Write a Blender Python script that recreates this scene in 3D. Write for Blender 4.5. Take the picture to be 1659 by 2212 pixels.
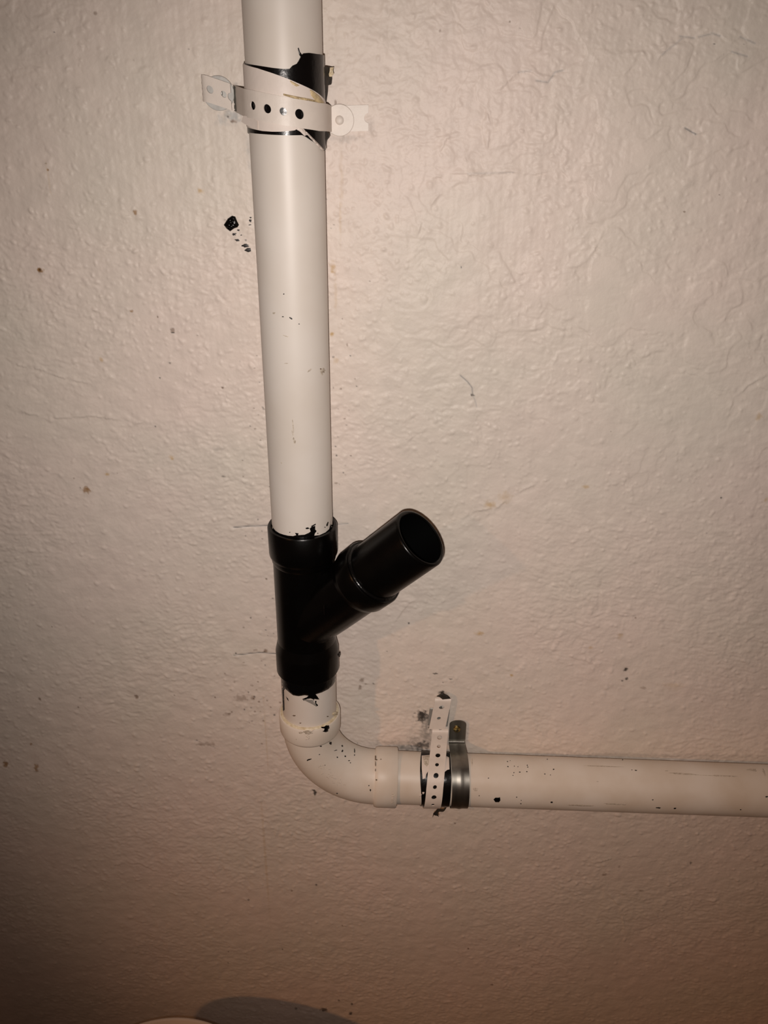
import bpy, bmesh, math, random
import numpy as np
from mathutils import Vector, Matrix
from mathutils.geometry import delaunay_2d_cdt

for o in list(bpy.data.objects):
    bpy.data.objects.remove(o)
scn = bpy.context.scene
col = scn.collection
random.seed(7)

# ------------------------------------------------------------------ camera
# wall plane is y = 0, the room lies at y < 0, z = 0 is the floor (metres)
F = 1700.0
pitch, yaw, roll = (math.radians(a) for a in (25.57, 0.23, -0.70))
CAM = np.array([0.0, -0.7426, 1.55])
cp, sp, cy_, sy_ = math.cos(pitch), math.sin(pitch), math.cos(yaw), math.sin(yaw)
FWD = np.array([sy_*cp, cy_*cp, -sp])
_r = np.array([cy_, -sy_, 0.0])
_d = np.cross(FWD, _r)
RT = math.cos(roll)*_r + math.sin(roll)*_d
DN = -math.sin(roll)*_r + math.cos(roll)*_d
cam = bpy.data.cameras.new('camera')
cam.sensor_fit = 'VERTICAL'; cam.sensor_height = 36.0; cam.lens = 36.0*F/2212.0
cam.clip_start = 0.02
camo = bpy.data.objects.new('camera', cam)
M = Matrix(((RT[0], -DN[0], -FWD[0], CAM[0]), (RT[1], -DN[1], -FWD[1], CAM[1]), (RT[2], -DN[2], -FWD[2], CAM[2]), (0, 0, 0, 1)))
camo.matrix_world = M
col.objects.link(camo); scn.camera = camo

# ------------------------------------------------------------------ light and exposure
scn.view_settings.view_transform = 'Standard'
scn.view_settings.look = 'None'
scn.view_settings.gamma = 1.0
scn.view_settings.use_curve_mapping = False
scn.view_settings.exposure = 0.0
w = bpy.data.worlds.new('basement_air'); scn.world = w; w.use_nodes = True
w.node_tree.nodes['Background'].inputs[0].default_value = (1.0, 0.58, 0.40, 1)
w.node_tree.nodes['Background'].inputs[1].default_value = 0.052

def aim(o, target):
    d = Vector(target) - o.location
    o.rotation_euler = d.to_track_quat('-Z', 'Y').to_euler()

# the phone's flash, a little left of and below the lens
fl = bpy.data.lights.new('phone_flash', 'SPOT')
fl.energy = 18.6; fl.color = (1.0, 0.908, 0.845); fl.spot_size = math.radians(99); fl.spot_blend = 1.0; fl.shadow_soft_size = 0.005
flo = bpy.data.objects.new('phone_flash', fl); col.objects.link(flo)
fpos = CAM - RT*0.012 + DN*0.024
flo.location = fpos
aim(flo, fpos + FWD + 0.07*RT - 0.14*DN)
# a warm clamp lamp under the basement ceiling, to the upper left behind the camera
wl = bpy.data.lights.new('clamp_lamp', 'SPOT')
wl.energy = 46.0; wl.color = (1.0, 0.46, 0.19); wl.spot_size = math.radians(39); wl.spot_blend = 1.0; wl.shadow_soft_size = 0.035
wlo = bpy.data.objects.new('clamp_lamp', wl); col.objects.link(wlo)
wlo.location = (-1.36, -1.55, 2.02)
aim(wlo, (0.62, 0.0, 0.16))

# ------------------------------------------------------------------ picture to place
def rays(px, py):
    px = np.asarray(px, float); py = np.asarray(py, float)
    v = FWD*F + np.multiply.outer(px-829.5, RT) + np.multiply.outer(py-1106.0, DN)
    return v/np.linalg.norm(v, axis=-1, keepdims=True)
def at(px, py, y=0.0):
    v = rays(px, py)
    return CAM + v*((y-CAM[1])/v[..., 1])[..., None]

class Cyl:
    """a straight tube: axis point, direction, radius"""
    def __init__(s, P, u, r):
        s.P = np.array(P, float); s.u = np.array(u, float)/np.linalg.norm(u); s.r = r
        s.f = np.array([0, -1.0, 0]); s.f -= s.u*(s.f@s.u); s.f /= np.linalg.norm(s.f)
        s.s = np.cross(s.u, s.f)
    def hit(s, px, py, h=0.0):
        """first point of the viewing ray on the tube swollen by h; clamped to the outline"""
        v = rays(px, py); h = np.broadcast_to(h, v.shape[:-1])
        d = CAM-s.P
        vp = v - (v@s.u)[..., None]*s.u; dp = d-(d@s.u)*s.u
        a = (vp**2).sum(-1); b = vp@dp; c = dp@dp-(s.r+h)**2
        D = np.maximum(b*b-a*c, 0)
        t = (-b-np.sqrt(D))/a
        X = CAM+v*t[..., None]
        k = (X-s.P)@s.u; n = X-s.P-k[..., None]*s.u; n /= np.linalg.norm(n, axis=-1, keepdims=True)
        return s.P+k[..., None]*s.u+n*(s.r+h)[..., None], n
    def th_k(s, px, py):
        X, n = s.hit(px, py)
        return np.arctan2(n@s.s, n@s.f), (X-s.P)@s.u
    def pt(s, th, k, h=0.0):
        n = np.multiply.outer(np.cos(th), s.f)+np.multiply.outer(np.sin(th), s.s)
        return s.P+np.multiply.outer(np.asarray(k, float), s.u)+n*np.asarray(s.r+h)[..., None], n

PY = -0.038                      # the pipes' axes stand 38 mm off the wall
RP = 0.03015                     # two-inch pipe
V0 = np.array([-0.0793, PY, 1.55]); VU = np.array([-0.0017, 0, 1.0]); VU /= np.linalg.norm(VU)
def vx(z): return V0[0]-0.0017*(z-1.55)
SL = 0.0357
def hz(x): return 1.55-0.6813-SL*(x+0.0793)
HU = np.array([1.0, 0, -SL]); HU /= np.linalg.norm(HU)
H0 = np.array([0.0, PY, hz(0.0)])
VC = Cyl(V0, VU, RP)
HC = Cyl(H0, HU, RP)

# ------------------------------------------------------------------ materials
def new_mat(name):
    m = bpy.data.materials.new(name); m.use_nodes = True
    return m, m.node_tree.nodes, m.node_tree.links, m.node_tree.nodes['Principled BSDF']

def plain(name, rgb, rough=0.5, metal=0.0, spec=0.5, mottle=0.0, mscale=40, bump=0.0, bscale=300, rvar=0.0, tint=None, stretch=(1, 1, 1)):
    m, N, L, b = new_mat(name)
    b.inputs['Roughness'].default_value = rough; b.inputs['Metallic'].default_value = metal
    b.inputs['Specular IOR Level'].default_value = spec
    tc = N.new('ShaderNodeTexCoord'); mp = N.new('ShaderNodeMapping'); L.new(tc.outputs['Object'], mp.inputs[0])
    mp.inputs['Scale'].default_value = stretch
    nz = N.new('ShaderNodeTexNoise'); nz.inputs['Scale'].default_value = mscale; nz.inputs['Detail'].default_value = 5
    L.new(mp.outputs[0], nz.inputs['Vector'])
    cr = N.new('ShaderNodeValToRGB')
    t = tint or tuple(c*(1-mottle) for c in rgb)
    cr.color_ramp.elements[0].position = 0.30; cr.color_ramp.elements[0].color = (*t, 1)
    cr.color_ramp.elements[1].position = 0.62; cr.color_ramp.elements[1].color = (*rgb, 1)
    L.new(nz.outputs['Fac'], cr.inputs[0]); L.new(cr.outputs[0], b.inputs['Base Color'])
    if rvar:
        mr = N.new('ShaderNodeMapRange'); mr.inputs[3].default_value = rough-rvar; mr.inputs[4].default_value = rough+rvar
        L.new(nz.outputs['Fac'], mr.inputs[0]); L.new(mr.outputs[0], b.inputs['Roughness'])
    if bump:
        n2 = N.new('ShaderNodeTexNoise'); n2.inputs['Scale'].default_value = bscale; n2.inputs['Detail'].default_value = 3
        L.new(mp.outputs[0], n2.inputs['Vector'])
        bp = N.new('ShaderNodeBump'); bp.inputs['Strength'].default_value = bump; bp.inputs['Distance'].default_value = 0.001
        L.new(n2.outputs['Fac'], bp.inputs['Height']); L.new(bp.outputs[0], b.inputs['Normal'])
    return m

PVC = plain('white_pvc', (0.71, 0.655, 0.595), 0.44, mottle=0.05, mscale=14, tint=(0.66, 0.595, 0.525), rvar=0.05)
PVC_OLD = plain('aged_pvc', (0.72, 0.655, 0.575), 0.45, mottle=0.1, mscale=18, tint=(0.63, 0.54, 0.44), rvar=0.06)
ABS = plain('black_abs', (0.0014, 0.0012, 0.0010), 0.27, spec=0.22, mottle=0.3, rvar=0.06, bump=0.05, bscale=500)
ABS_IN = plain('black_abs_bore', (0.001, 0.001, 0.001), 0.7, spec=0.05)
CEMENT = plain('black_solvent_cement', (0.002, 0.002, 0.002), 0.22, spec=.3, bump=0.35, bscale=350)
RUBBER = plain('black_rubber', (0.003, 0.0025, 0.0025), 0.24, spec=.35, bump=0.2, bscale=220)
OLD_RUBBER = plain('dusty_rubber', (0.035, 0.028, 0.02), 0.6, mottle=0.6, mscale=160, tint=(0.008, 0.007, 0.006), bump=0.5, bscale=400)
PAINT = plain('painted_skin', (0.73, 0.645, 0.58), 0.5, mottle=0.06, mscale=60, bump=0.15, bscale=250)
PAINT_STRAP = plain('painted_metal', (0.73, 0.655, 0.585), 0.45, mottle=0.07, mscale=90, bump=0.12, bscale=350)
GLUE = plain('yellowed_glue', (0.62, 0.48, 0.27), 0.4, mottle=0.3, mscale=250, bump=0.6, bscale=500)
STEEL = plain('galvanised_steel', (0.27, 0.255, 0.225), 0.41, metal=1.0, mottle=0.35, mscale=70, rvar=0.08, stretch=(1, 1, 0.15))
BRASS = plain('brass_screw', (0.55, 0.42, 0.16), 0.3, metal=1.0, mottle=0.3, mscale=300)
ZINC = plain('grey_zinc', (0.42, 0.42, 0.40), 0.45, metal=0.6, mottle=0.2, mscale=200)
FLECK = plain('dark_fleck', (0.012, 0.009, 0.008), 0.5)
FLECK_SOFT = plain('brown_fleck', (0.16, 0.11, 0.07), 0.7)
SMUDGE = plain('grey_smudge', (0.62, 0.55, 0.46), 0.6, mottle=0.3, mscale=500, tint=(.36, .30, .23))
BUCKET = plain('white_bucket_plastic', (0.66, 0.60, 0.54), 0.4, mottle=0.04, mscale=20)
CONCRETE = plain('concrete_floor', (0.26, 0.24, 0.22), 0.85, mottle=0.25, mscale=9, bump=0.4, bscale=120)

# ------------------------------------------------------------------ building helpers
def mesh_obj(name, V, Fc, m, parent=None, angle=35):
    me = bpy.data.meshes.new(name)
    me.from_pydata([tuple(map(float, v)) for v in V], [], [tuple(map(int, f)) for f in Fc])
    bm = bmesh.new(); bm.from_mesh(me); bmesh.ops.recalc_face_normals(bm, faces=bm.faces); bm.to_mesh(me); bm.free()
    me.materials.append(m)
    me.shade_smooth(); me.set_sharp_from_angle(angle=math.radians(angle))
    o = bpy.data.objects.new(name, me); col.objects.link(o)
    if parent is not None:
        o.parent = parent
        o.matrix_parent_inverse = Matrix.Translation(-Vector(parent.location))
    return o
def thing(name, label, cat, loc, group=None):
    o = bpy.data.objects.new(name, None); col.objects.link(o)
    o.empty_display_size = 0.02
    o.location = [float(c) for c in loc]
    o['label'] = label; o['category'] = cat
    if group: o['group'] = group
    return o
def tag(o, label, cat, group=None):
    o['label'] = label; o['category'] = cat
    if group: o['group'] = group
    return o

def frame(u):
    u = np.array(u, float)/np.linalg.norm(u)
    f = np.array([0, -1.0, 0]) if abs(u[1]) < 0.9 else np.array([0, 0, 1.0])
    f = f-u*(f@u); f /= np.linalg.norm(f)
    return u, f, np.cross(u, f)
def lathe(P, u, prof, n=96, closed=True):
    """turn the profile [(along, radius), ...]; closed joins last to first (a tube wall)"""
    u, f, s = frame(u); P = np.array(P, float)
    V = []; Fc = []
    k = len(prof)
    for (a, r) in prof:
        for i in range(n):
            t = 2*math.pi*i/n
            V.append(P+u*a+(f*math.cos(t)+s*math.sin(t))*r)
    for j in range(k if closed else k-1):
        j2 = (j+1) % k
        for i in range(n):
            i2 = (i+1) % n
            Fc.append((j*n+i, j*n+i2, j2*n+i2, j2*n+i))
    return V, Fc
def sweep(centres, tangents, side, radius, n=72, inner=None):
    V = []; Fc = []
    rads = [radius] if inner is None else [radius, inner]
    m = len(centres)
    for r in rads:
        for c, t in zip(centres, tangents):
            b = np.cross(t, side)
            for i in range(n):
                a = 2*math.pi*i/n
                V.append(c+(side*math.cos(a)+b*math.sin(a))*r)
    for q in range(len(rads)):
        for j in range(m-1):
            for i in range(n):
                i2 = (i+1) % n
                Fc.append((q*m*n+j*n+i, q*m*n+j*n+i2, q*m*n+(j+1)*n+i2, q*m*n+(j+1)*n+i))
    if inner is not None:
        for j in (0, m-1):
            for i in range(n):
                i2 = (i+1) % n
                Fc.append((j*n+i, j*n+i2, m*n+j*n+i2, m*n+j*n+i))
    return V, Fc
def join(*parts):
    V = []; Fc = []
    for v, f in parts:
        k = len(V); V += list(v); Fc += [tuple(i+k for i in q) for q in f]
    return V, Fc

def inside(P, poly):
    x, y = P[:, 0], P[:, 1]; poly = np.asarray(poly); c = np.zeros(len(P), bool)
    x1, y1 = poly[:, 0], poly[:, 1]; x2, y2 = np.roll(x1, -1), np.roll(y1, -1)
    for a, b, c2, d in zip(x1, y1, x2, y2):
        if b == d: continue
        k = ((b > y) != (d > y)) & (x < (c2-a)*(y-b)/(d-b)+a)
        c ^= k
    return c
def dist_poly(P, poly):
    poly = np.asarray(poly, float); A = poly; B = np.roll(poly, -1, 0); out = np.full(len(P), 1e9)
    for a, b in zip(A, B):
        ab = b-a; t = np.clip(((P-a)@ab)/max(ab@ab, 1e-12), 0, 1)
        out = np.minimum(out, np.linalg.norm(P-(a+t[:, None]*ab), axis=1))
    return out
def refine(poly, step):
    out = []
    poly = [np.array(p, float) for p in poly]
    for a, b in zip(poly, poly[1:]+poly[:1]):
        n = max(1, int(np.linalg.norm(b-a)/step))
        for i in range(n): out.append(a+(b-a)*i/n)
    return np.array(out)
def triangulate(poly, holes, step):
    poly = refine(poly, step)
    loops = [poly]+[np.asarray(h, float) for h in holes]
    pts = list(np.concatenate(loops)); edges = []; k = 0
    for l in loops:
        edges += [(k+i, k+(i+1) % len(l)) for i in range(len(l))]; k += len(l)
    lo, hi = poly.min(0), poly.max(0)
    g = np.array([(x+(0.5*step if j % 2 else 0), y) for j, y in enumerate(np.arange(lo[1]+step/2, hi[1], step*0.87)) for x in np.arange(lo[0]+step/2, hi[0], step)])
    if len(g):
        keep = inside(g, poly) & (dist_poly(g, poly) > 0.4*step)
        for h in holes: keep &= ~inside(g, h) & (dist_poly(g, h) > 0.4*step)
        pts += list(g[keep])
    vo, eo, fo, *_ = delaunay_2d_cdt([Vector((float(p[0]), float(p[1]))) for p in pts], edges, [], 0, 1e-9)
    P = np.array([(v.x, v.y) for v in vo])
    T = np.array([f for f in fo if len(f) == 3])
    c = P[T].mean(1); keep = inside(c, poly)
    for h in holes: keep &= ~inside(c, h)
    T = T[keep]
    used = np.unique(T); mp = -np.ones(len(P), int); mp[used] = np.arange(len(used))
    return P[used], mp[T], [poly]+[np.asarray(h, float) for h in holes]
def sheet(poly, holes, step, mapper, thick):
    """a plate with real thickness: mapper(P2) -> points, normals"""
    P, T, _ = triangulate(poly, holes, step)
    X, n = mapper(P)
    V = np.concatenate([X+n*thick/2, X-n*thick/2]); k = len(P)
    Fc = [tuple(t) for t in T]+[(t[2]+k, t[1]+k, t[0]+k) for t in T]
    cnt = {}
    for t in T:
        for a, b in ((t[0], t[1]), (t[1], t[2]), (t[2], t[0])):
            cnt[(a, b)] = 1
    for (a, b) in cnt:
        if (b, a) not in cnt: Fc.append((b, a, a+k, b+k))
    return V, Fc
def blot(poly, step, surf, thick, edge=3.0, skin=0.00012, wob=0.0):
    """a smear lying on a surface: thin at its rim, thicker within. poly in picture pixels, surf(px,py,h)->X,n"""
    P, T, loops = triangulate(poly, [], step)
    d = np.minimum(dist_poly(P, loops[0])/edge, 1.0)
    h = skin+thick*np.sqrt(d)
    if wob: h = h+wob*d*np.sin(P[:, 0]*1.3+P[:, 1]*0.7)*np.sin(P[:, 1]*1.1-P[:, 0]*0.4)
    X, n = surf(P[:, 0], P[:, 1], h)
    X0, _ = surf(P[:, 0], P[:, 1], h*0-0.0002)
    k = len(P); V = np.concatenate([X, X0]); Fc = [tuple(t) for t in T]+[(t[2]+k, t[1]+k, t[0]+k) for t in T]
    cnt = {}
    for t in T:
        for a, b in ((t[0], t[1]), (t[1], t[2]), (t[2], t[0])): cnt[(a, b)] = 1
    for (a, b) in cnt:
        if (b, a) not in cnt: Fc.append((b, a, a+k, b+k))
    return V, Fc
def ragged(cx, cy, rx, ry, n=14, j=0.3, rot=0.0, rnd=random):
    out = []
    for i in range(n):
        a = 2*math.pi*i/n; k = 1+rnd.uniform(-j, j)
        x, y = rx*k*math.cos(a), ry*k*math.sin(a)
        out.append((cx+x*math.cos(rot)-y*math.sin(rot), cy+x*math.sin(rot)+y*math.cos(rot)))
    return out
def circle(cx, cy, r, n=20, ry=None):
    ry = ry or r
    return [(cx+r*math.cos(2*math.pi*i/n), cy+ry*math.sin(2*math.pi*i/n)) for i in range(n)]

# ------------------------------------------------------------------ the wall: relief, stains and painted shade
def hash2(ix, iy, seed):
    h = (ix.astype(np.int64)*374761393+iy.astype(np.int64)*668265263+seed*1442695041) & 0xffffffff
    h = ((h ^ (h >> 13))*1274126177) & 0xffffffff
    return ((h ^ (h >> 16)) & 0xffff)/65535.0
def vnoise(x, y, seed):
    """smooth gradient noise, about 0..1"""
    ix, iy = np.floor(x), np.floor(y); fx, fy = x-ix, y-iy
    ux = fx*fx*fx*(fx*(fx*6-15)+10); uy = fy*fy*fy*(fy*(fy*6-15)+10)
    def g(i, j):
        a = hash2(ix+i, iy+j, seed)*6.2831853
        return np.cos(a)*(fx-i)+np.sin(a)*(fy-j)
    n = (g(0, 0)*(1-ux)+g(1, 0)*ux)*(1-uy)+(g(0, 1)*(1-ux)+g(1, 1)*ux)*uy
    return np.clip(.5+.75*n, 0, 1)
def fbm(x, y, seed, oct=4, gain=0.5):
    s = 0; a = 1; t = 0; c, q = .8, .6
    for i in range(oct):
        s = s+a*vnoise(x*2**i+17.3*i, y*2**i+9.1*i, seed+i); t += a; a *= gain
        x, y = c*x-q*y, q*x+c*y
    return s/t
def grains(x, y, cell, seed, rmin, rmax, keep):
    """round grains of plaster, one at most in each cell, 0..1 high"""
    X, Y = x/cell, y/cell; ix, iy = np.floor(X), np.floor(Y); out = np.zeros(x.shape)
    for i in (-1, 0, 1):
        for j in (-1, 0, 1):
            cx, cy = ix+i, iy+j
            h1 = hash2(cx, cy, seed); h2 = hash2(cx, cy, seed+11); h3 = hash2(cx, cy, seed+23); h4 = hash2(cx, cy, seed+37)
            r = rmin+(rmax-rmin)*h3*h3
            d2 = ((X-cx-h1)**2+(1.0+.8*h2)*(Y-cy-h2)**2)/(r*r)
            k = np.clip(1-d2, 0, 1)**1.5*(.45+.55*h3)
            out = np.maximum(out, np.where(h4 < keep, k, 0))
    return out
def sstep(a, b, x):
    t = np.clip((x-a)/(b-a), 0, 1); return t*t*(3-2*t)

def wp(px, py):
    p = at(px, py, 0.0); return np.stack([p[..., 0], p[..., 2]], -1)
def polyl(pts): return wp(*np.array(pts, float).T)
# raised edges of old paint layers and hairline cracks, followed from the photograph
RIDGES = [[(905, 500), (920, 460), (950, 420), (985, 400), (1015, 380), (1045, 375)] , [(1080, 195), (1115, 160), (1145, 155), (1180, 175), (1195, 155), (1215, 152)],
          [(1430, 120), (1455, 95), (1480, 78), (1510, 80), (1528, 66), (1555, 78), (1580, 95), (1600, 80), (1632, 95)], [(1545, 130), (1570, 112), (1600, 122), (1620, 122)],
          [(940, 384), (985, 374), (1040, 380), (1100, 372), (1150, 378), (1178, 372)], [(1320, 190), (1345, 165), (1360, 150)], [(955, 320), (965, 300), (990, 290)],
          [(1055, 310), (1060, 270), (1050, 230), (1062, 205)], [(1195, 620), (1225, 585), (1262, 570), (1285, 540), (1300, 510)], [(1090, 610), (1105, 598), (1130, 592)],
          [(1575, 895), (1590, 860), (1620, 830), (1655, 812)], [(20, 880), (60, 895), (130, 905), (200, 900), (300, 915)], [(40, 790), (90, 800), (140, 820), (200, 830)],
          [(860, 965), (900, 940), (940, 925), (970, 905)], [(850, 1350), (870, 1320), (890, 1300)], [(1060, 1110), (1090, 1085), (1130, 1060), (1180, 1040)], [(1000, 1120), (1030, 1105), (1062, 1100)],
          [(250, 1870), (300, 1865), (330, 1880)], [(1270, 1870), (1320, 1855), (1370, 1850)], [(1300, 1920), (1340, 1960), (1350, 2020), (1340, 2080)], [(1535, 330), (1555, 315), (1600, 312)],
          [(1480, 275), (1500, 290), (1512, 288)], [(1400, 300), (1440, 270), (1450, 240)]]
CRACKS = [([(505, 1140), (540, 1137), (582, 1136)], .9), ([(727, 1133), (752, 1131)], .6), ([(505, 1416), (530, 1414), (560, 1411), (600, 1414)], .9),
          ([(995, 812), (1010, 825), (1020, 838), (1021, 852)], .7), ([(1021, 852), (1028, 870), (1030, 880)], .4), ([(1480, 277), (1503, 290)], .8), ([(1430, 118), (1478, 80)], .35), ([(1510, 80), (1540, 72), (1556, 78)], .5), ([(1470, 78), (1500, 82)], .5),
          ([(1600, 80), (1630, 94)], .5), ([(1580, 112), (1614, 122)], .5), ([(1120, 156), (1146, 153)], .4), ([(1158, 174), (1184, 178), (1200, 155), (1216, 152)], .55), ([(1010, 375), (1110, 373)], .3), ([(640, 940), (634, 960)], 0.0),
          ([(420, 1600), (445, 1608), (465, 1618)], .4), ([(560, 1515), (575, 1505)], .4)]
# stains, and shade strips painted beside the pipes: px, py, rx, ry, strength, colour
RUST = (0.26, 0.12, 0.018); OCHRE = (0.47, 0.28, 0.06); DARK = (0.02, 0.016, 0.013); GREY = (0.20, 0.19, 0.175); BROWN = (0.16, 0.09, 0.05); BLUEG = (0.36, 0.38, 0.38)
STAINS_SHADE = [(86, 585, 7, 6, .95, RUST), (86, 583, 3, 3, .8, DARK), (292, 459, 5, 6, .8, RUST), (434, 413, 7, 6, .7, OCHRE), (104, 367, 3, 3, .8, RUST), (284, 672, 4, 4, .7, RUST), (340, 685, 2, 3, .9, BROWN), (372, 714, 6, 5, .6, BROWN),
          (372, 719, 4, 1.6, .9, DARK), (186, 1060, 9, 8, .75, RUST), (190, 1056, 5, 3, .6, RUST), (230, 1025, 5, 4, .7, OCHRE), (370, 990, 6, 5, .7, OCHRE), (218, 778, 4, 5, .5, OCHRE), (12, 1652, 6, 7, .8, RUST), (78, 1658, 5, 8, .7, RUST),
          (66, 1609, 4, 3, .7, RUST), (86, 1511, 3, 4, .7, BROWN), (295, 1506, 5, 5, .7, BROWN), (1035, 1369, 9, 5, .7, OCHRE), (1340, 1375, 6, 6, .4, OCHRE), (1106, 1460, 5, 3, .7, OCHRE), (1276, 1399, 5, 4, .35, OCHRE), (1058, 1092, 13, 8, .55, OCHRE), (1090, 1075, 16, 14, .28, OCHRE),
          (1265, 1052, 7, 5, .5, OCHRE), (1352, 1448, 6, 4, .9, DARK), (1355, 1468, 4, 3, .85, DARK), (1345, 1472, 3, 2, .7, DARK), (1455, 1482, 25, 8, .22, OCHRE), (1390, 1487, 8, 3, .4, BROWN), (1020, 854, 5, 3, .8, DARK), (782, 1470, 6, 5, .55, BROWN), (778, 1485, 4, 6, .6, BROWN), (790, 1478, 3, 2, .6, BROWN),
          (941, 1455, 6, 2, .9, DARK), (974, 1468, 4, 1.5, .8, DARK), (957, 1475, 2, 1.5, .8, DARK), (883, 1347, 2.5, 2.5, .9, DARK), (1116, 100/2+0, 0.1, .1, 0, DARK), (1101, 47, 2.5, 2.5, .8, BROWN), (951, 67, 3, 5, .5, BROWN), (996, 577, 2, 2, .9, DARK), (206, 29, 4, 5, .5, BROWN),
          (719, 578, 7, 13, .55, OCHRE), (717, 588, 4, 4, .6, OCHRE), (717, 722, 5, 5, .8, OCHRE), (735, 470, 3, 60, .25, OCHRE), (725, 640, 4, 40, .25, OCHRE), (726, 780, 6, 8, .35, OCHRE), (738, 380, 4, 60, .18, OCHRE),
          (500, 250, 22, 16, .75, BLUEG), (480, 262, 14, 10, .5, BLUEG), (503, 262, 8, 4, .8, BROWN), (492, 252, 3, 3, .7, DARK), (515, 215, 12, 30, .8, GREY), (540, 330, 9, 50, .35, BLUEG),  # last entry: bluish shade painted along the riser's left edge
          (912, 1548, 16, 12, .95, DARK), (925, 1562, 14, 16, .8, GREY), (920, 1590, 14, 22, .6, GREY), (912, 1612, 20, 9, .85, DARK), (880, 1618, 40, 6, .75, GREY), (860, 1608, 60, 8, .4, GREY), (930, 1572, 6, 5, .9, DARK), (895, 1600, 16, 12, .45, GREY), (957, 1500, 12, 6, .9, GREY), (955, 1497, 5, 4, .9, DARK),
          (1000, 1592, 12, 16, .35, GREY), (1300, 1632, 380, 5, .28, GREY), (680, 1712, 4, 6, .9, DARK), (676, 1706, 4, 2, .7, DARK), (683, 1913, 2.5, 2.5, .8, DARK), (630, 1925, 3, 2.5, .6, BROWN), (700, 2183, 9, 4, .8, DARK), (757, 2190, 4, 4, .8, DARK), (760, 2170, 3, 3, .7, DARK),  # the long grey strip is the run's shadow, painted on the wall above it
          (732, 2162, 2.5, 2.5, .7, DARK), (640, 2180, 4, 3, .6, DARK), (610, 2053, 2, 2, .7, DARK), (1306, 1890, 5, 3, .6, BROWN), (1493, 1866, 3, 4, .8, DARK), (1338, 1873, 3, 3, .4, BROWN), (1385, 1925, 5, 2, .6, BROWN), (1062, 2128, 4, 2, .6, BROWN),
          (520, 1510, 16, 7, .45, BROWN), (545, 1508, 6, 5, .45, BROWN), (490, 1545, 8, 5, .35, BROWN), (445, 1609, 22, 5, .45, BROWN), (573, 1407, 5, 4, .7, BROWN), (725, 225, 3, 12, .7, BROWN), (745, 235, 26, 8, .28, GREY), (740, 300, 40, 10, .3, GREY), (800, 275, 10, 20, .25, GREY),
          (575, 1600, 2, 90, .25, OCHRE), (573, 1850, 3, 130, .25, OCHRE), (105, 385, 2.5, 45, .18, OCHRE), (1640, 900, 8, 8, .4, OCHRE), (1655, 1080, 5, 6, .4, OCHRE), (470, 970, 12, 6, .3, GREY), (750, 745, 2, 6, .6, BROWN), (770, 835, 2, 2, .8, DARK), (725, 965, 2, 2, .8, DARK), (345, 817, 2, 2, .8, DARK), (335, 922, 2, 2, .8, DARK)]
rs = random.Random(3)
for i in range(150):                       # small dark specks, thickest beside the riser
    if i < 60: x_, y_ = rs.gauss(575, 22)-10, rs.uniform(480, 1560)
    elif i < 80: x_, y_ = rs.gauss(735, 18), rs.uniform(300, 1100)
    elif i < 105: x_, y_ = rs.gauss(525, 45), rs.gauss(1500, 55)
    else: x_, y_ = rs.uniform(20, 1640), rs.uniform(20, 2200)
    q = rs.uniform(1.3, 2.4); STAINS_SHADE.append((x_, y_, q*rs.uniform(1, 1.7), q, rs.uniform(.4, .85), rs.choice((DARK, BROWN, BROWN))))

R_PL = [polyl(p) for p in RIDGES]
C_PL = [(polyl(p), s) for p, s in CRACKS if s > 0]
def seg_field(X, Z, pl, reach):
    """signed distance to a polyline, only near it (inf elsewhere); sign = side"""
    lo, hi = pl.min(0)-reach, pl.max(0)+reach
    if X.ndim == 2:
        rw = np.nonzero((Z[:, 0] > lo[1]) & (Z[:, 0] < hi[1]))[0]
        if not len(rw): return None
        sl = slice(rw[0], rw[-1]+1); return (sl,)+seg_field(X[sl].ravel(), Z[sl].ravel(), pl, reach)
    d = np.full(X.shape, 1e3); sg = np.ones(X.shape)
    m = (X > lo[0]) & (X < hi[0]) & (Z > lo[1]) & (Z < hi[1])
    if not m.any(): return d, sg, m
    x, z = X[m], Z[m]; dd = np.full(x.shape, 1e3); ss = np.ones(x.shape)
    for a, b in zip(pl[:-1], pl[1:]):
        ab = b-a; t = np.clip(((x-a[0])*ab[0]+(z-a[1])*ab[1])/(ab@ab), 0, 1)
        qx, qz = x-a[0]-t*ab[0], z-a[1]-t*ab[1]; q = np.hypot(qx, qz); k = q < dd
        dd[k] = q[k]; ss[k] = np.sign(ab[0]*qz-ab[1]*qx)[k]
    d[m] = dd; sg[m] = ss
    return d, sg, m
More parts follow.
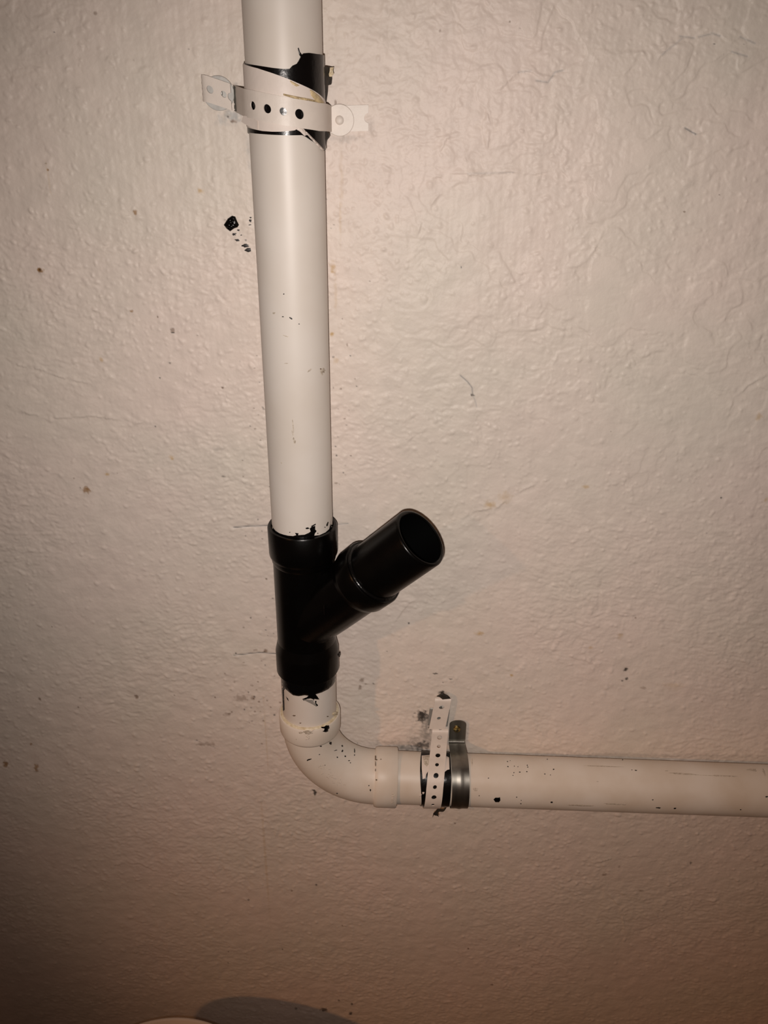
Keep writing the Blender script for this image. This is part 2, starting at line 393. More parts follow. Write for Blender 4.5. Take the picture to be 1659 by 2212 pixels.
def relief(X, Z):
    """height of the plaster towards the room, in metres"""
    X = np.asarray(X, float); Z = np.asarray(Z, float)
    n1 = fbm(X*40, Z*40, 5, 2); n2 = fbm(X*40+31, Z*40, 9, 2)
    wx = X+0.012*(n1-.5); wz = Z+0.012*(n2-.5)
    h = 0.0030*(fbm(X*6, Z*6, 21, 2)-.5)
    h = h+0.0019*(fbm(wx*42, wz*50, 31, 4, .55)-.5)
    rm = sstep(.40, .60, fbm(X*6+3, Z*6, 51, 2))
    h = h+(0.00135*rm+0.0003)*(fbm(wx*110, wz*230, 41, 3, .55)-.5)
    gm = sstep(.36, .58, fbm(X*8, Z*8+7, 71, 2))
    n3 = fbm(X*150, Z*150, 15, 2); wx2 = X+0.006*(n1-.5)+0.003*(n3-.5); wz2 = Z+0.006*(n2-.5)-0.003*(n3-.5)
    h = h+0.00075*grains(wx2, wz2, .0072, 61, .22, .52, .62)*(.15+.85*gm)
    h = h+0.00080*grains(wx2, wz2, .0150, 65, .12, .30, .55)
    h = h-(0.00060*rm)*(fbm(wx*110, wz*230, 41, 3, .55)-.5)*sstep(1.15, 1.35, Z)*sstep(.0, .1, X)
    pl = fbm(X*11+.25*n1, Z*13+.25*n2, 81, 3, .42); up = sstep(1.05, 1.45, Z)*sstep(-.06, .12, X)
    h = h+0.00050*(0.12+0.88*up)*(sstep(.46, .474, pl)+sstep(.57, .582, pl))*1.25
    st = vnoise(X*230, Z*13, 91); h = h+0.00035*(st-.5)*sstep(1.2, 1.5, Z)
    brk = sstep(.40, .58, fbm(X*70, Z*70, 95, 2))
    def lines(p_, reach, fn):
        if X.ndim == 2:
            r_ = seg_field(X, Z, p_, reach)
            if r_ is None: return
            sl, d, sg, m = r_; sh = h[sl].shape
            if m.any(): h[sl] += np.where(m, fn(d, sg, n1[sl].ravel(), brk[sl].ravel()), 0).reshape(sh)
        else:
            d, sg, m = seg_field(X, Z, p_, reach)
            if m.any(): h[...] += np.where(m, fn(d, sg, n1, brk), 0)
    def ridge(d, sg, n, bk):
        q = d+.0022*(n-.5)*2
        return (np.exp(-(q/0.0045)**2)*0.0005*sg*(d < .016)+np.exp(-(q/0.0016)**2)*0.0004)*bk
    for p_ in R_PL: lines(p_, .016, ridge)
    for p_, s_ in C_PL: lines(p_, .004, lambda d, sg, n, bk: -np.exp(-(d/0.0009)**2)*0.0008*s_)
    return np.clip(h-0.0008, -0.0035, 0.0010)

def wall_surf(px, py, h):
    p = at(px, py, 0.0); p = p.copy(); r_ = relief(p[..., 0], p[..., 2])
    p[..., 1] = -np.maximum(r_, -0.0006)-h
    return p, np.broadcast_to(np.array([0, -1.0, 0]), p.shape)

def build_wall():
    nu, nv = 880, 1120
    vz = np.linspace(0, 1, nv)
    z = 1.685-(1.685-0.30)*(0.62*vz+0.38*vz**2)
    z = np.concatenate([[2.5, 2.2, 1.95, 1.8], z, [0.24, 0.16, 0.08, 0.0]])
    sd = 1.04+np.cumsum(np.geomspace(.0030, .030, 90)); sd = np.concatenate([sd, [2.6, 4, 6]])
    u = np.concatenate([-sd[::-1], np.linspace(-1.04, 1.04, nu), sd])
    t = np.clip((1.66-z)/(1.66-0.33), -0.02, 1.02)
    hw = 0.312+(0.585-0.312)*t; cx = -0.001+0.012*t
    X = cx[:, None]+hw[:, None]*u[None, :]; Z = np.repeat(z[:, None], len(u), 1)
    X[:, 0] = -1.9; X[:, -1] = 1.9
    X[:, 1] = np.maximum(X[:, 1], -1.7); X[:, -2] = np.minimum(X[:, -2], 1.7)
    Hh = relief(X, Z)
    n0, n1 = X.shape
    co = np.stack([X, -Hh, Z], -1).reshape(-1, 3)
    idx = np.arange(n0*n1).reshape(n0, n1)
    q = np.stack([idx[:-1, :-1], idx[1:, :-1], idx[1:, 1:], idx[:-1, 1:]], -1).reshape(-1, 4)
    nq = len(q)
    # a slab: the relief in front, a flat back
    back = np.array([[-1.9, .12, 0], [1.9, .12, 0], [1.9, .12, 2.5], [-1.9, .12, 2.5]])
    me = bpy.data.meshes.new('wall_back')
    nb = len(co)
    me.vertices.add(nb+4); me.vertices.foreach_set('co', np.concatenate([co, back]).ravel())
    me.loops.add(nq*4+4); me.loops.foreach_set('vertex_index', np.concatenate([q.ravel(), [nb, nb+1, nb+2, nb+3]]))
    me.polygons.add(nq+1)
    me.polygons.foreach_set('loop_start', np.arange(nq+1)*4)
    me.polygons.foreach_set('loop_total', np.full(nq+1, 4))
    me.update(calc_edges=True); me.shade_smooth()
    # stain colour with its cover in alpha, in wall coordinates
    C = np.zeros((n0*n1, 4)); C[:, :3] = 0.5
    x, zz = X.ravel(), Z.ravel()
    jit = (fbm(x*260, zz*260, 101, 3)-.5)*2; jit2 = fbm(x*120, zz*120, 111, 3)
    for (px, py, rx, ry, s, c) in STAINS_SHADE:
        if s <= 0: continue
        p0 = wp(px, py); ex = np.linalg.norm(wp(px+rx, py)-p0); ez = np.linalg.norm(wp(px, py+ry)-p0)
        rw = np.nonzero(abs(z-p0[1]) < ez*2.2)[0]
        if not len(rw): continue
        i0, i1 = rw[0]*n1, (rw[-1]+1)*n1
        m = i0+np.nonzero(abs(x[i0:i1]-p0[0]) < ex*2.2)[0]
        if not len(m): continue
        d = np.hypot((x[m]-p0[0])/ex, (zz[m]-p0[1])/ez)+jit[m]*(.9 if max(rx, ry) > 3 else .2)
        soft = .55 if c in (DARK, RUST, BROWN) else .95
        a = s*(1-sstep(1-soft, 1+soft*.4, d))
        if max(rx, ry) > 10: a *= np.clip(.35+1.3*jit2[m], 0, 1)
        a0 = C[m, 3]; an = a+a0*(1-a)
        C[m, :3] = np.where(an[:, None] > 1e-6, (np.array(c)*a[:, None]+C[m, :3]*(a0*(1-a))[:, None])/np.maximum(an, 1e-6)[:, None], C[m, :3]); C[m, 3] = an
    for p_, s_ in C_PL:
        rw = np.nonzero((z > p_[:, 1].min()-.004) & (z < p_[:, 1].max()+.004))[0]
        i0, i1 = rw[0]*n1, (rw[-1]+1)*n1
        d, sg, m = seg_field(x[i0:i1], zz[i0:i1], p_, 0.004)
        a = np.where(m, s_*np.exp(-(d/0.00075)**2), 0); k = np.nonzero(a > .02)[0]; a = a[k]; k = k+i0
        C[k, :3] = C[k, :3]*(1-a)[:, None]+np.array(DARK)*a[:, None]; C[k, 3] = np.maximum(C[k, 3], a)
    C = np.concatenate([C, np.zeros((4, 4))])
    at_ = me.attributes.new('stain_shade', 'FLOAT_COLOR', 'POINT'); at_.data.foreach_set('color', C.ravel())
    m, N, L, b = new_mat('painted_plaster')
    b.inputs['Roughness'].default_value = 0.5; b.inputs['Specular IOR Level'].default_value = 0.38
    tc = N.new('ShaderNodeTexCoord')
    n1_ = N.new('ShaderNodeTexNoise'); n1_.inputs['Scale'].default_value = 5.5; n1_.inputs['Detail'].default_value = 4; L.new(tc.outputs['Object'], n1_.inputs['Vector'])
    cr = N.new('ShaderNodeValToRGB')
    cr.color_ramp.elements[0].position = .36; cr.color_ramp.elements[0].color = (0.705, 0.635, 0.555, 1)
    cr.color_ramp.elements[1].position = .64; cr.color_ramp.elements[1].color = (0.755, 0.645, 0.575, 1)
    L.new(n1_.outputs['Fac'], cr.inputs[0])
    n2_ = N.new('ShaderNodeTexNoise'); n2_.inputs['Scale'].default_value = 55; n2_.inputs['Detail'].default_value = 6; L.new(tc.outputs['Object'], n2_.inputs['Vector'])
    mr = N.new('ShaderNodeMapRange'); mr.inputs[1].default_value = .3; mr.inputs[2].default_value = .7; mr.inputs[3].default_value = .94; mr.inputs[4].default_value = 1.03; L.new(n2_.outputs['Fac'], mr.inputs[0])
    mx = N.new('ShaderNodeMix'); mx.data_type = 'RGBA'; mx.blend_type = 'MULTIPLY'; mx.inputs[0].default_value = 1.0
    L.new(cr.outputs[0], mx.inputs[6]); L.new(mr.outputs[0], mx.inputs[7])
    an = N.new('ShaderNodeAttribute'); an.attribute_name = 'stain_shade'
    mx2 = N.new('ShaderNodeMix'); mx2.data_type = 'RGBA'; L.new(an.outputs['Alpha'], mx2.inputs[0]); L.new(mx.outputs[2], mx2.inputs[6]); L.new(an.outputs['Color'], mx2.inputs[7])
    L.new(mx2.outputs[2], b.inputs['Base Color'])
    n3 = N.new('ShaderNodeTexNoise'); n3.inputs['Scale'].default_value = 420; n3.inputs['Detail'].default_value = 4; L.new(tc.outputs['Object'], n3.inputs['Vector'])
    bp = N.new('ShaderNodeBump'); bp.inputs['Strength'].default_value = .22; bp.inputs['Distance'].default_value = .001
    L.new(n3.outputs['Fac'], bp.inputs['Height']); L.new(bp.outputs[0], b.inputs['Normal'])
    me.materials.append(m)
    o = bpy.data.objects.new('wall_back', me); col.objects.link(o)
    o['kind'] = 'structure'; o['label'] = 'rough off-white painted plaster wall with rust stains'
    return o
wall = build_wall()

# floor
V, Fc = [], []
bmf = bmesh.new()
bmesh.ops.create_grid(bmf, x_segments=30, y_segments=30, size=1.9)
for v in bmf.verts:
    v.co.y -= 1.78; v.co.z = 0.0
r = bmesh.ops.extrude_face_region(bmf, geom=bmf.faces[:])
for g in r['geom']:
    if isinstance(g, bmesh.types.BMVert): g.co.z = -0.1
mef = bpy.data.meshes.new('floor'); bmesh.ops.recalc_face_normals(bmf, faces=bmf.faces); bmf.to_mesh(mef); bmf.free(); mef.materials.append(CONCRETE)
flr = bpy.data.objects.new('floor', mef); col.objects.link(flr); flr['kind'] = 'structure'; flr['label'] = 'bare grey concrete basement floor'

# black coating chips on the wall
def wallblot(name, polys, m, thick=0.0006, step=3, edge=6, wob=0.0, label=None):
    o = mesh_obj(name, *join(*[blot(p, step, wall_surf, thick, edge, wob=wob) for p in polys]), m, wall, 60)
    if label: o['label'] = label
    return o
wallblot('tar_blotch', [[(483, 486), (492, 472), (501, 466), (508, 468), (512, 478), (516, 486), (513, 491), (505, 494), (497, 500), (489, 494)]], CEMENT, 0.0016, 2.5, 6, 0.0006, 'glossy black lump of tar')
wallblot('tar_splash', [ragged(505, 506, 5, 3.5, j=.5), ragged(515, 497, 3, 1.8, j=.4), ragged(512, 519, 6, 2.5, j=.5), ragged(521, 508, 2, 1, j=.3), ragged(530, 531, 8, 3, j=.5), [(527, 541), (534, 536), (541, 536), (542, 543), (536, 545)], ragged(541, 470, 2.5, 1.5), ragged(541, 477, 2.5, 3.2, j=.5), ragged(539, 486, 3, 1.2, j=.5)], FLECK, 0.0003, 1.6, 3)

# ------------------------------------------------------------------ pipes
zt, zb = 1.1983, 1.0237            # top and foot of the wye
def tube(P, u, a, b, ro, ri, ch=0.0006):
    return lathe(P, u, [(a, ri), (a, ro-ch), (a+ch, ro), (b-ch, ro), (b, ro-ch), (b, ri)], 128)
def vk(z): return (z-1.55)/VU[2]

riser = thing('drain_pipe', 'white plastic riser pipe running up the wall from the black wye', 'pipe', (vx(1.18), PY, 1.18))
mesh_obj('tube', *tube(V0, VU, vk(1.180), vk(2.45), RP, 0.0262), PVC, riser)
VS = lambda px, py, h: VC.hit(px, py, h)
HS = lambda px, py, h: HC.hit(px, py, h)
def specks(parent, surf, items, m, name='paint_fleck', stuff=True, thick=0.00015):
    parts = []
    rr = random.Random(len(items))
    for it in items:
        x, y, rx, ry = it[:4]; rot = it[4] if len(it) > 4 else 0
        parts.append(blot(ragged(x, y, rx, ry, 9 if max(rx, ry) < 4 else 14, .35, rot, rr), max(1.2, min(rx, ry)*.7), surf, thick, 2))
    o = mesh_obj(name, *join(*parts), m, parent, 60)
    if stuff and len(items) > 1: o['kind'] = 'stuff'
    return o
specks(riser, VS, [(629, 688, 4, 2, .6), (613, 635, 1.5, 1.2), (611, 684, 2, 1.3), (646, 700, 1.3, 1.0)], FLECK)
specks(riser, VS, [(617, 726, 6, 1.2, .3), (592, 676, 3, 2), (637, 955, 2.5, 5, -.2), (634, 948, 2, 3), (697, 800, 5, 5), (695, 806, 3, 4), (669, 800, 5, 2, -.6), (633, 920, 1.5, 16, -.1), (618, 785, 4, 1), (608, 1000, 1.5, 2), (632, 935, 1.2, 8, -.1)], SMUDGE, 'scuff_mark', thick=0.00008)
specks(riser, VS, [(637, 956, 1.5, 1.8), (634, 947, 1.2, 1.2), (693, 797, 1.5, 1.5), (699, 803, 1.2, 2)], FLECK_SOFT, 'dirt_speck')
# cement squeezed out at the top of the wye, on the white pipe
smear_top = [(586, 1131), (590, 1140), (595, 1146), (599, 1149), (604, 1152), (613, 1155), (622, 1157), (633, 1158), (640, 1156), (637, 1151), (645, 1152), (644, 1156), (658, 1155), (667, 1151), (671, 1148), (669, 1142), (673, 1138), (681, 1136), (681, 1144), (684, 1147), (680, 1153), (679, 1157), (690, 1156), (703, 1150), (711, 1143), (714, 1132), (716, 1118), (719, 1112), (718, 1150), (700, 1172), (670, 1178), (640, 1178), (610, 1172), (590, 1160)]
o = mesh_obj('cement_smear', *join(blot(smear_top, 4, VS, .0004, 4), blot(ragged(664.5, 1141, 4, 2, j=.3), 1.5, VS, .0002, 2), blot([(671, 1137), (678, 1133), (682, 1131), (682, 1134), (674, 1138)], 1.5, VS, .0002, 2), blot([(705, 1133), (708, 1127), (710, 1128), (708, 1136), (705, 1137)], 1.5, VS, .0002, 2), blot(ragged(702, 1139, 2, 1), 1, VS, .0002, 2), blot(ragged(686.5, 1152, 1.4, 1.2), 1, VS, .0002, 2), blot(ragged(626, 1150, 1.3, 1), 1, VS, .0002, 2)), CEMENT, riser, 60)
o['label'] = 'ragged black cement smear'

stub = thing('pipe_stub', 'short white pipe piece between the black wye and white elbow', 'pipe', (vx(.95), PY, .945))
mesh_obj('tube', *tube(V0, VU, vk(.945), vk(1.043), RP, 0.0262), PVC, stub)
smear_low = [(607, 1440), (608, 1490), (609, 1500), (612, 1493), (616, 1488), (624, 1495), (633, 1502), (645, 1504), (658, 1502), (666, 1503), (663, 1506), (658, 1508), (653, 1510), (656, 1514), (663, 1510), (671, 1509), (677, 1511), (677, 1515), (679, 1510), (686, 1511), (690, 1511), (686, 1505), (682, 1500), (695, 1496), (709, 1489), (719, 1480), (724, 1472), (728, 1470), (728, 1440), (670, 1460)]
o = mesh_obj('cement_smear', *join(blot(smear_low, 4, VS, .0005, 4), blot([(609, 1488), (613, 1489), (614, 1520), (614.5, 1533), (612.5, 1536.5), (610, 1535), (610.5, 1520)], 2, VS, .0006, 2), blot([(617, 1504), (622, 1509), (624, 1515), (621, 1512)], 1.2, VS, .0002, 2), blot([(680, 1514), (684, 1514), (683, 1519), (687, 1523), (686, 1526), (682, 1523)], 1.5, VS, .0002, 2)), CEMENT, stub, 60)
o['label'] = 'ragged black cement smear with a drip'
o = mesh_obj('grey_smear', *blot([(653, 1511), (663, 1511), (676, 1512), (678, 1517), (684, 1520), (684, 1527), (676, 1522), (664, 1516)], 2, VS, .0001, 3), plain('thin_grey_cement', (0.33, 0.31, 0.28), .5, mottle=.4, mscale=500), stub, 60)
specks(stub, VS, [(635, 1546, 4, 1.2), (649, 1562, 2, 1), (708, 1548, 2, 1.2)], FLECK_SOFT, 'dirt_speck')

# horizontal run
runp = thing('drain_pipe', 'white plastic pipe running horizontally to the right of the elbow', 'pipe', (0.0, PY, hz(0.0)))
mesh_obj('tube', *tube(H0, HU, 0.004, 1.7, RP, 0.0262), PVC_OLD, runp)
o = mesh_obj('tar_spot', *blot([(1066, 1727), (1070, 1723), (1077, 1723), (1080, 1722), (1081, 1729), (1078, 1733), (1070, 1733)], 2, HS, .0006, 4), CEMENT, runp, 60); o['label'] = 'black tar spot'
fl_items = [(1055, 1681, 1.4, 1.2), (1096, 1645, 1.3, 1), (1097, 1656, 1.5, 1.2), (1111, 1655, 1, 1), (1119, 1656, 1, 1), (1139, 1653, 1.3, 1), (1140, 1657, 1.4, 1), (1123, 1668, 2, 1.2), (1110, 1669, 1.2, 1), (1108, 1675, 1.4, 1), (1138, 1667, 1.6, 1.2), (1177, 1672, 1.4, 1.1), (1196, 1662, 1.8, 1.2), (1189, 1674, 1, 1), (1102, 1643, 1, .9), (1192, 1733, 2.6, 1.8), (1422, 1745, 6, 1.5, .05), (1458, 1746, 3, 1.6), (1410, 1728, 2, 1), (1600, 1749, 1.6, 1.3), (1656, 1721, 3, 2), (1116, 1722, 1.4, 1.2), (1125, 1736, 1.6, 1.2), (1126, 1729, 1, 1), (1035, 1719, 1.2, 1), (1182, 1640, 1.2, 1), (1310, 1637, 1.5, 1), (1345, 1641, 1.5, 1), (1374, 1664, 2.4, 1, .1), (1365, 1663, 1.2, .8)]
specks(runp, HS, fl_items, FLECK)
specks(runp, HS, [(1027, 1705, 5, 4), (1300, 1655, 45, 1.0, .03), (1480, 1672, 30, 1.6, .05), (1560, 1676, 40, 1.2, .04), (1625, 1663, 10, 3, .1), (1250, 1740, 30, 1.5, .04), (1330, 1737, 26, 1.5, .04), (1020, 1646, 1.2, 7), (1440, 1665, 3, 1), (1650, 1668, 2, 8, -.4), (1290, 1688, 3, 1.5)], SMUDGE, 'grime_streak', thick=.00005)

# ------------------------------------------------------------------ black wye
wye = thing('wye_fitting', 'black plastic wye fitting joining the white riser and elbow', 'pipe fitting', (vx(1.08), PY, zb))
RB = 0.0312
mesh_obj('body', *lathe(V0, VU, [(vk(1.171), .0262), (vk(1.171), RB), (vk(1.046), RB), (vk(1.046), .0262)], 128), ABS, wye)
mesh_obj('upper_hub', *lathe(V0, VU, [(vk(1.156), .0304), (vk(1.162), RB+.0002), (vk(1.1665), .0342), (vk(1.169), .0346), (vk(zt-.0012), .0348), (vk(zt), .0340), (vk(zt), .0313), (vk(zt-.002), .0304)], 128), ABS, wye)
mesh_obj('lower_hub', *lathe(V0, VU, [(vk(1.066), .0304), (vk(1.0613), RB+.0002), (vk(1.0515), .0334), (vk(1.0495), .0339), (vk(1.0245), .0340), (vk(zb), .0333), (vk(zb), .0313), (vk(zb+.002), .0304)], 128), ABS, wye)
mesh_obj('lip_ring', *lathe(V0, VU, [(vk(1.1645), RB), (vk(1.1645), .0328), (vk(1.160), .0322), (vk(1.158), RB)], 128), ABS, wye)
ph = math.radians(24.2); th = math.radians(44.75); zi = 1.0834; LB = .1809
BU = np.array([math.sin(th)*math.cos(ph), -math.sin(th)*math.sin(ph), math.cos(th)]); B0 = np.array([vx(zi), PY, zi])
mesh_obj('branch', *lathe(B0, BU, [(.004, .026), (.004, .0306), (.040, .0312), (.088, .0314), (.100, .0314), (.100, .0262)], 128), ABS, wye)
mesh_obj('branch_hub', *lathe(B0, BU, [(.080, .0308), (.086, .0314), (.0915, .0339), (.0935, .0345), (.1108, .0347), (.1122, .0339), (.1122, .0313), (.1102, .0304)], 128), ABS, wye)
# a rounded web where branch and body meet above
cw = []; tw = []
BC = Cyl(B0, BU, .0325)
mk = mesh_obj('moulding_mark', *join(*[blot(p, 2, lambda a, b, h: BC.hit(a, b, h), .0004, 2) for p in ([(693, 1318), (706, 1315), (707, 1317), (694, 1320)], [(699, 1308), (701, 1308), (702, 1328), (700, 1328)])]), ABS, wye, 60)
BH = Cyl(B0, BU, .0347)
blob = mesh_obj('cement_drop', *blot(ragged(735.5, 1412, 3, 6, j=.3), 2, lambda a, b, h: Cyl(V0, VU, .0345).hit(a, b, h), .0012, 3), CEMENT, wye, 60)
mesh_obj('cement_bead', *lathe(B0, BU, [(.1121, .0300), (.1121, .0322), (.1131, .0318), (.1140, .0305), (.1140, .0300)], 96), CEMENT, wye, 60)

bstub = thing('pipe_stub', 'open-ended black pipe stub sticking up out of the wye branch', 'pipe', B0+BU*.085)
mesh_obj('tube', *lathe(B0, BU, [(.1015, .0262), (.1015, RP), (LB-.0022, RP), (LB-.0008, RP-.0006), (LB, RP-.0018), (LB, .0272), (LB-.0010, .0262)], 128), ABS, bstub)
o = mesh_obj('bore', *lathe(B0, BU, [(.102, .0255), (.102, .02605), (LB-.002, .02615), (LB-.002, .0259)], 96), ABS_IN, bstub); o['label'] = 'dark inside of the stub'

# ------------------------------------------------------------------ white elbow
elb = thing('elbow_fitting', 'white plastic sweep elbow turning from the stub to the right', 'pipe fitting', (vx(.94), PY, .90))
ze = .9435; al = math.pi/2-SL
xe0 = vx(ze); Rb = (ze-hz(-.006))/math.sin(al)
cs = []; ts = []
side = np.array([0, -1.0, 0])
for i in range(41):
    t = al*i/40
    cs.append(np.array([xe0+Rb*(1-math.cos(t)), PY, ze-Rb*math.sin(t)])); ts.append(np.array([math.sin(t), 0, -math.cos(t)]))
xend = cs[-1][0]
mesh_obj('bend', *sweep(cs, ts, side, .0311, 96, .0262), PVC_OLD, elb)
mesh_obj('upper_hub', *lathe(V0, VU, [(vk(.9375), .0305), (vk(.9375), .0313), (vk(.9405), .0337), (vk(.9425), .0343), (vk(.9625), .0345), (vk(.9638), .0337), (vk(.9638), .0312), (vk(.9625), .0304)], 128), PVC_OLD, elb)
kx = (xend-H0[0])/HU[0]
k0, k1 = kx-.001, at(857.0, 1680, PY)[0]/HU[0]
mesh_obj('side_hub', *lathe(H0, HU, [(k0, .0305), (k0, .0330), (k0+.002, .0341), (k0+.004, .0345), (k1-.0012, .0345), (k1, .0337), (k1, .0312), (k1-.0012, .0304)], 128), PVC_OLD, elb)
UH = Cyl(V0, VU, .0345); SH = Cyl(H0, HU, .0345)
UHs = lambda a, b, h: UH.hit(a, b, h); SHs = lambda a, b, h: SH.hit(a, b, h)
def bend_surf(px, py, h):
    """first hit of the viewing ray on the curved tube, by stepping"""
    px = np.atleast_1d(px); v = rays(px, py); h = np.broadcast_to(h, px.shape)
    C = np.array([xe0+Rb, PY, ze]); t = np.full(len(px), .70)
    for _ in range(60):
        X = CAM+v*t[:, None]-C
        q = np.hypot(X[:, 0], X[:, 2])-Rb
        t = t+np.minimum(np.hypot(q, X[:, 1])-(.0311+h), .02)
    X = CAM+v*t[:, None]; d = X-C; rr = np.hypot(d[:, 0], d[:, 2]); ring = C+np.stack([d[:, 0]/rr*Rb, 0*rr, d[:, 2]/rr*Rb], -1)
    n = X-ring; n /= np.linalg.norm(n, axis=1)[:, None]
    return X, n
o = mesh_obj('tar_spot', *blot([(693, 1570), (700, 1570), (704, 1567), (711, 1567), (712, 1573), (709, 1576), (709, 1580), (704, 1582), (696, 1580), (700, 1578), (701, 1574), (695, 1573)], 2, UHs, .0003, 3), CEMENT, elb, 60); o['label'] = 'black tar spot'
def stroke(x1, y1, x2, y2, wd=0.8):
    d = np.array([x2-x1, y2-y1]); n = np.array([-d[1], d[0]])/np.linalg.norm(d)*wd
    return [(x1+n[0], y1+n[1]), (x2+n[0], y2+n[1]), (x2-n[0], y2-n[1]), (x1-n[0], y1-n[1])]
# raised moulding marks, as far as the photograph shows them
ems = [stroke(846, 1715.5, 850, 1715.5), stroke(850, 1715.5, 853, 1718), stroke(853, 1718, 850, 1720), stroke(846, 1720, 850, 1720), stroke(846, 1723, 851, 1723), stroke(845.5, 1726, 850.5, 1726), stroke(845, 1729, 850.5, 1728.6), stroke(844.5, 1731.5, 850, 1732), stroke(845.5, 1734, 850, 1734.3)]
mesh_obj('moulded_mark', *join(*[blot(p, 1.2, SHs, .0004, 1) for p in ems]), PVC_OLD, elb, 60)
ems = [stroke(664, 1588, 669, 1591), stroke(669, 1591, 667, 1596), stroke(667, 1596, 660, 1598), stroke(661, 1590, 666, 1594), stroke(672, 1584, 676, 1583), stroke(674, 1580, 677, 1578)]
mesh_obj('moulded_mark', *join(*[blot(p, 1.2, UHs, .0003, 1) for p in ems]), PVC_OLD, elb, 60)
rm = random.Random(5); ems = []
for i in range(34):
    t = i/33; bx, by = 688+50*t+rm.uniform(-9, 9), 1652+40*t+rm.uniform(-8, 8); a = rm.uniform(0, 3.14); l = rm.uniform(2, 4)
    ems.append(stroke(bx-l*math.cos(a), by-l*math.sin(a), bx+l*math.cos(a), by+l*math.sin(a), .6))
mesh_obj('moulded_mark', *join(*[blot(p, 1.5, bend_surf, .00035, 1) for p in ems]), PVC_OLD, elb, 60)
specks(elb, bend_surf, [(667, 1641, 6, 1.6, -.35), (714, 1606, 3, 3.5), (711, 1601, 2, 2), (693, 1612, 2, 1.5), (691, 1607, 1.5, 2), (739, 1611, 2, 2), (740, 1622, 2, 3, .4), (725, 1621, 3.5, 1.0, -.3), (729, 1636, 2, 1.5), (746, 1634, 1.5, 2), (754, 1643, 2, 1.2), (757, 1648, 1.2, 1), (766, 1622, 1.2, 5), (766, 1631, 1, 2), (797, 1697, 1.5, 1.5), (800, 1707, 1.3, 2.5), (702, 1653, 1.3, 1), (728, 1714, 2, 1.2), (690, 1630, 1.5, 1)], FLECK)
specks(elb, SHs, [(812, 1641, 3, 1.6), (811, 1636, 1.5, 4), (811, 1663, 1.2, 3), (813, 1685, 1.5, 2), (811, 1650, 1, 6), (823, 1640, 2, 1)], FLECK_SOFT, 'dirt_speck')
specks(elb, UHs, [(640, 1597, 1.5, 1), (665, 1582, 9, 4), (650, 1583, 4, 2)], SMUDGE, 'scuff_mark', thick=.00006)
# yellowed glue in the elbow's mouth
g = mesh_obj('glue_bead', *join(lathe(V0, VU, [(vk(.9632), .0300), (vk(.9632), .0330), (vk(.9645), .0326), (vk(.9652), .0310), (vk(.9652), .0300)], 96), blot(ragged(724, 1541, 6, 4, j=.3), 2, lambda a, b, h: Cyl(V0, VU, .033).hit(a, b, h), .0012, 4)), plain('glue_ring', (0.70, 0.62, 0.46), .45, mottle=.25, mscale=200, tint=(.5, .4, .24), bump=.4, bscale=400), elb, 60)

# ------------------------------------------------------------------ straps along a path
class Path:
    def __init__(s, pts):
        p = np.array(pts, float); d = np.linalg.norm(np.diff(p, axis=0), axis=1); k = np.concatenate([[True], d > 1e-7]); s.p = p[k]
        s.s = np.concatenate([[0], np.cumsum(np.linalg.norm(np.diff(s.p, axis=0), axis=1))]); s.L = s.s[-1]
    def __call__(s, q):
        q = np.clip(q, 0, s.L); e = 0.0008
        X = np.stack([np.interp(q, s.s, s.p[:, i]) for i in range(2)], -1)
        a = np.stack([np.interp(np.clip(q+e, 0, s.L), s.s, s.p[:, i]) for i in range(2)], -1); b = np.stack([np.interp(np.clip(q-e, 0, s.L), s.s, s.p[:, i]) for i in range(2)], -1)
        t = a-b; t /= np.linalg.norm(t, axis=-1, keepdims=True)
        return X, t
    def near(s, pt):
        return s.s[np.argmin(np.linalg.norm(s.p-np.array(pt), axis=1))]
def arc(c, r, a0, a1, n=40): return [(c[0]+r*math.cos(a0+(a1-a0)*i/n), c[1]+r*math.sin(a0+(a1-a0)*i/n)) for i in range(n+1)]
def line(a, b, n=12): return [(a[0]+(b[0]-a[0])*i/n, a[1]+(b[1]-a[1])*i/n) for i in range(n+1)]
def tang(P, c, r, sgn):
    d = np.array(P)-np.array(c); L = np.hypot(*d); a = math.atan2(d[1], d[0]); b = math.acos(r/L); return a+sgn*b

# upper perforated strap: plan path in (x, y)
RS = .0330
zc = lambda px, py, y=0.0: at(px, py, y)[2]
xfold = at(438, 190)[0]; xfree = at(500, 208, -.008)[0]; xl = at(508, 212)[0]; xr = at(716, 256)[0]; xend_ = at(796, 255)[0]
c2 = (vx(1.57), PY)
PLw = (xl, -.0022); PRw = (xr, -.0022)
aL = tang(PLw, c2, RS, 1); aR = tang(PRw, c2, RS, -1)
aL %= 2*math.pi; aR %= 2*math.pi
if aR < aL: aR += 2*math.pi
pts = line((xfree, -.0100), (xfold+.004, -.0085), 16)
pts += arc((xfold+.004, -.0053), .0032, -math.pi/2, -1.5*math.pi, 16)
pts += line((xfold+.004, -.0021), PLw, 16)+line(PLw, (c2[0]+RS*math.cos(aL), c2[1]+RS*math.sin(aL)), 10)
pts += arc(c2, RS, aL, aR, 60)+line((c2[0]+RS*math.cos(aR), c2[1]+RS*math.sin(aR)), PRw, 10)+line(PRw, (xend_, -.0022), 16)
up = Path(pts)
def pipe_s(px, py):                       # arc length of a picture point on the pipe's front
    X, n = Cyl(V0, VU, RS).hit(np.array([px]), np.array([py])); return up.near((X[0, 0], X[0, 1])), X[0, 2]
ctl = []
ctl.append((0.0, zc(498, 210, -.008))); ctl.append((up.near((xfold+.004, -.0085)), zc(445, 191, -.008))); ctl.append((up.near((xfold+.004, -.0021)), zc(445, 191)))
ctl.append((up.near(PLw), zc(508, 213)))
for q in ((545, 225), (576, 233), (611, 240), (646, 246), (690, 253)):
    ctl.append(pipe_s(*q))
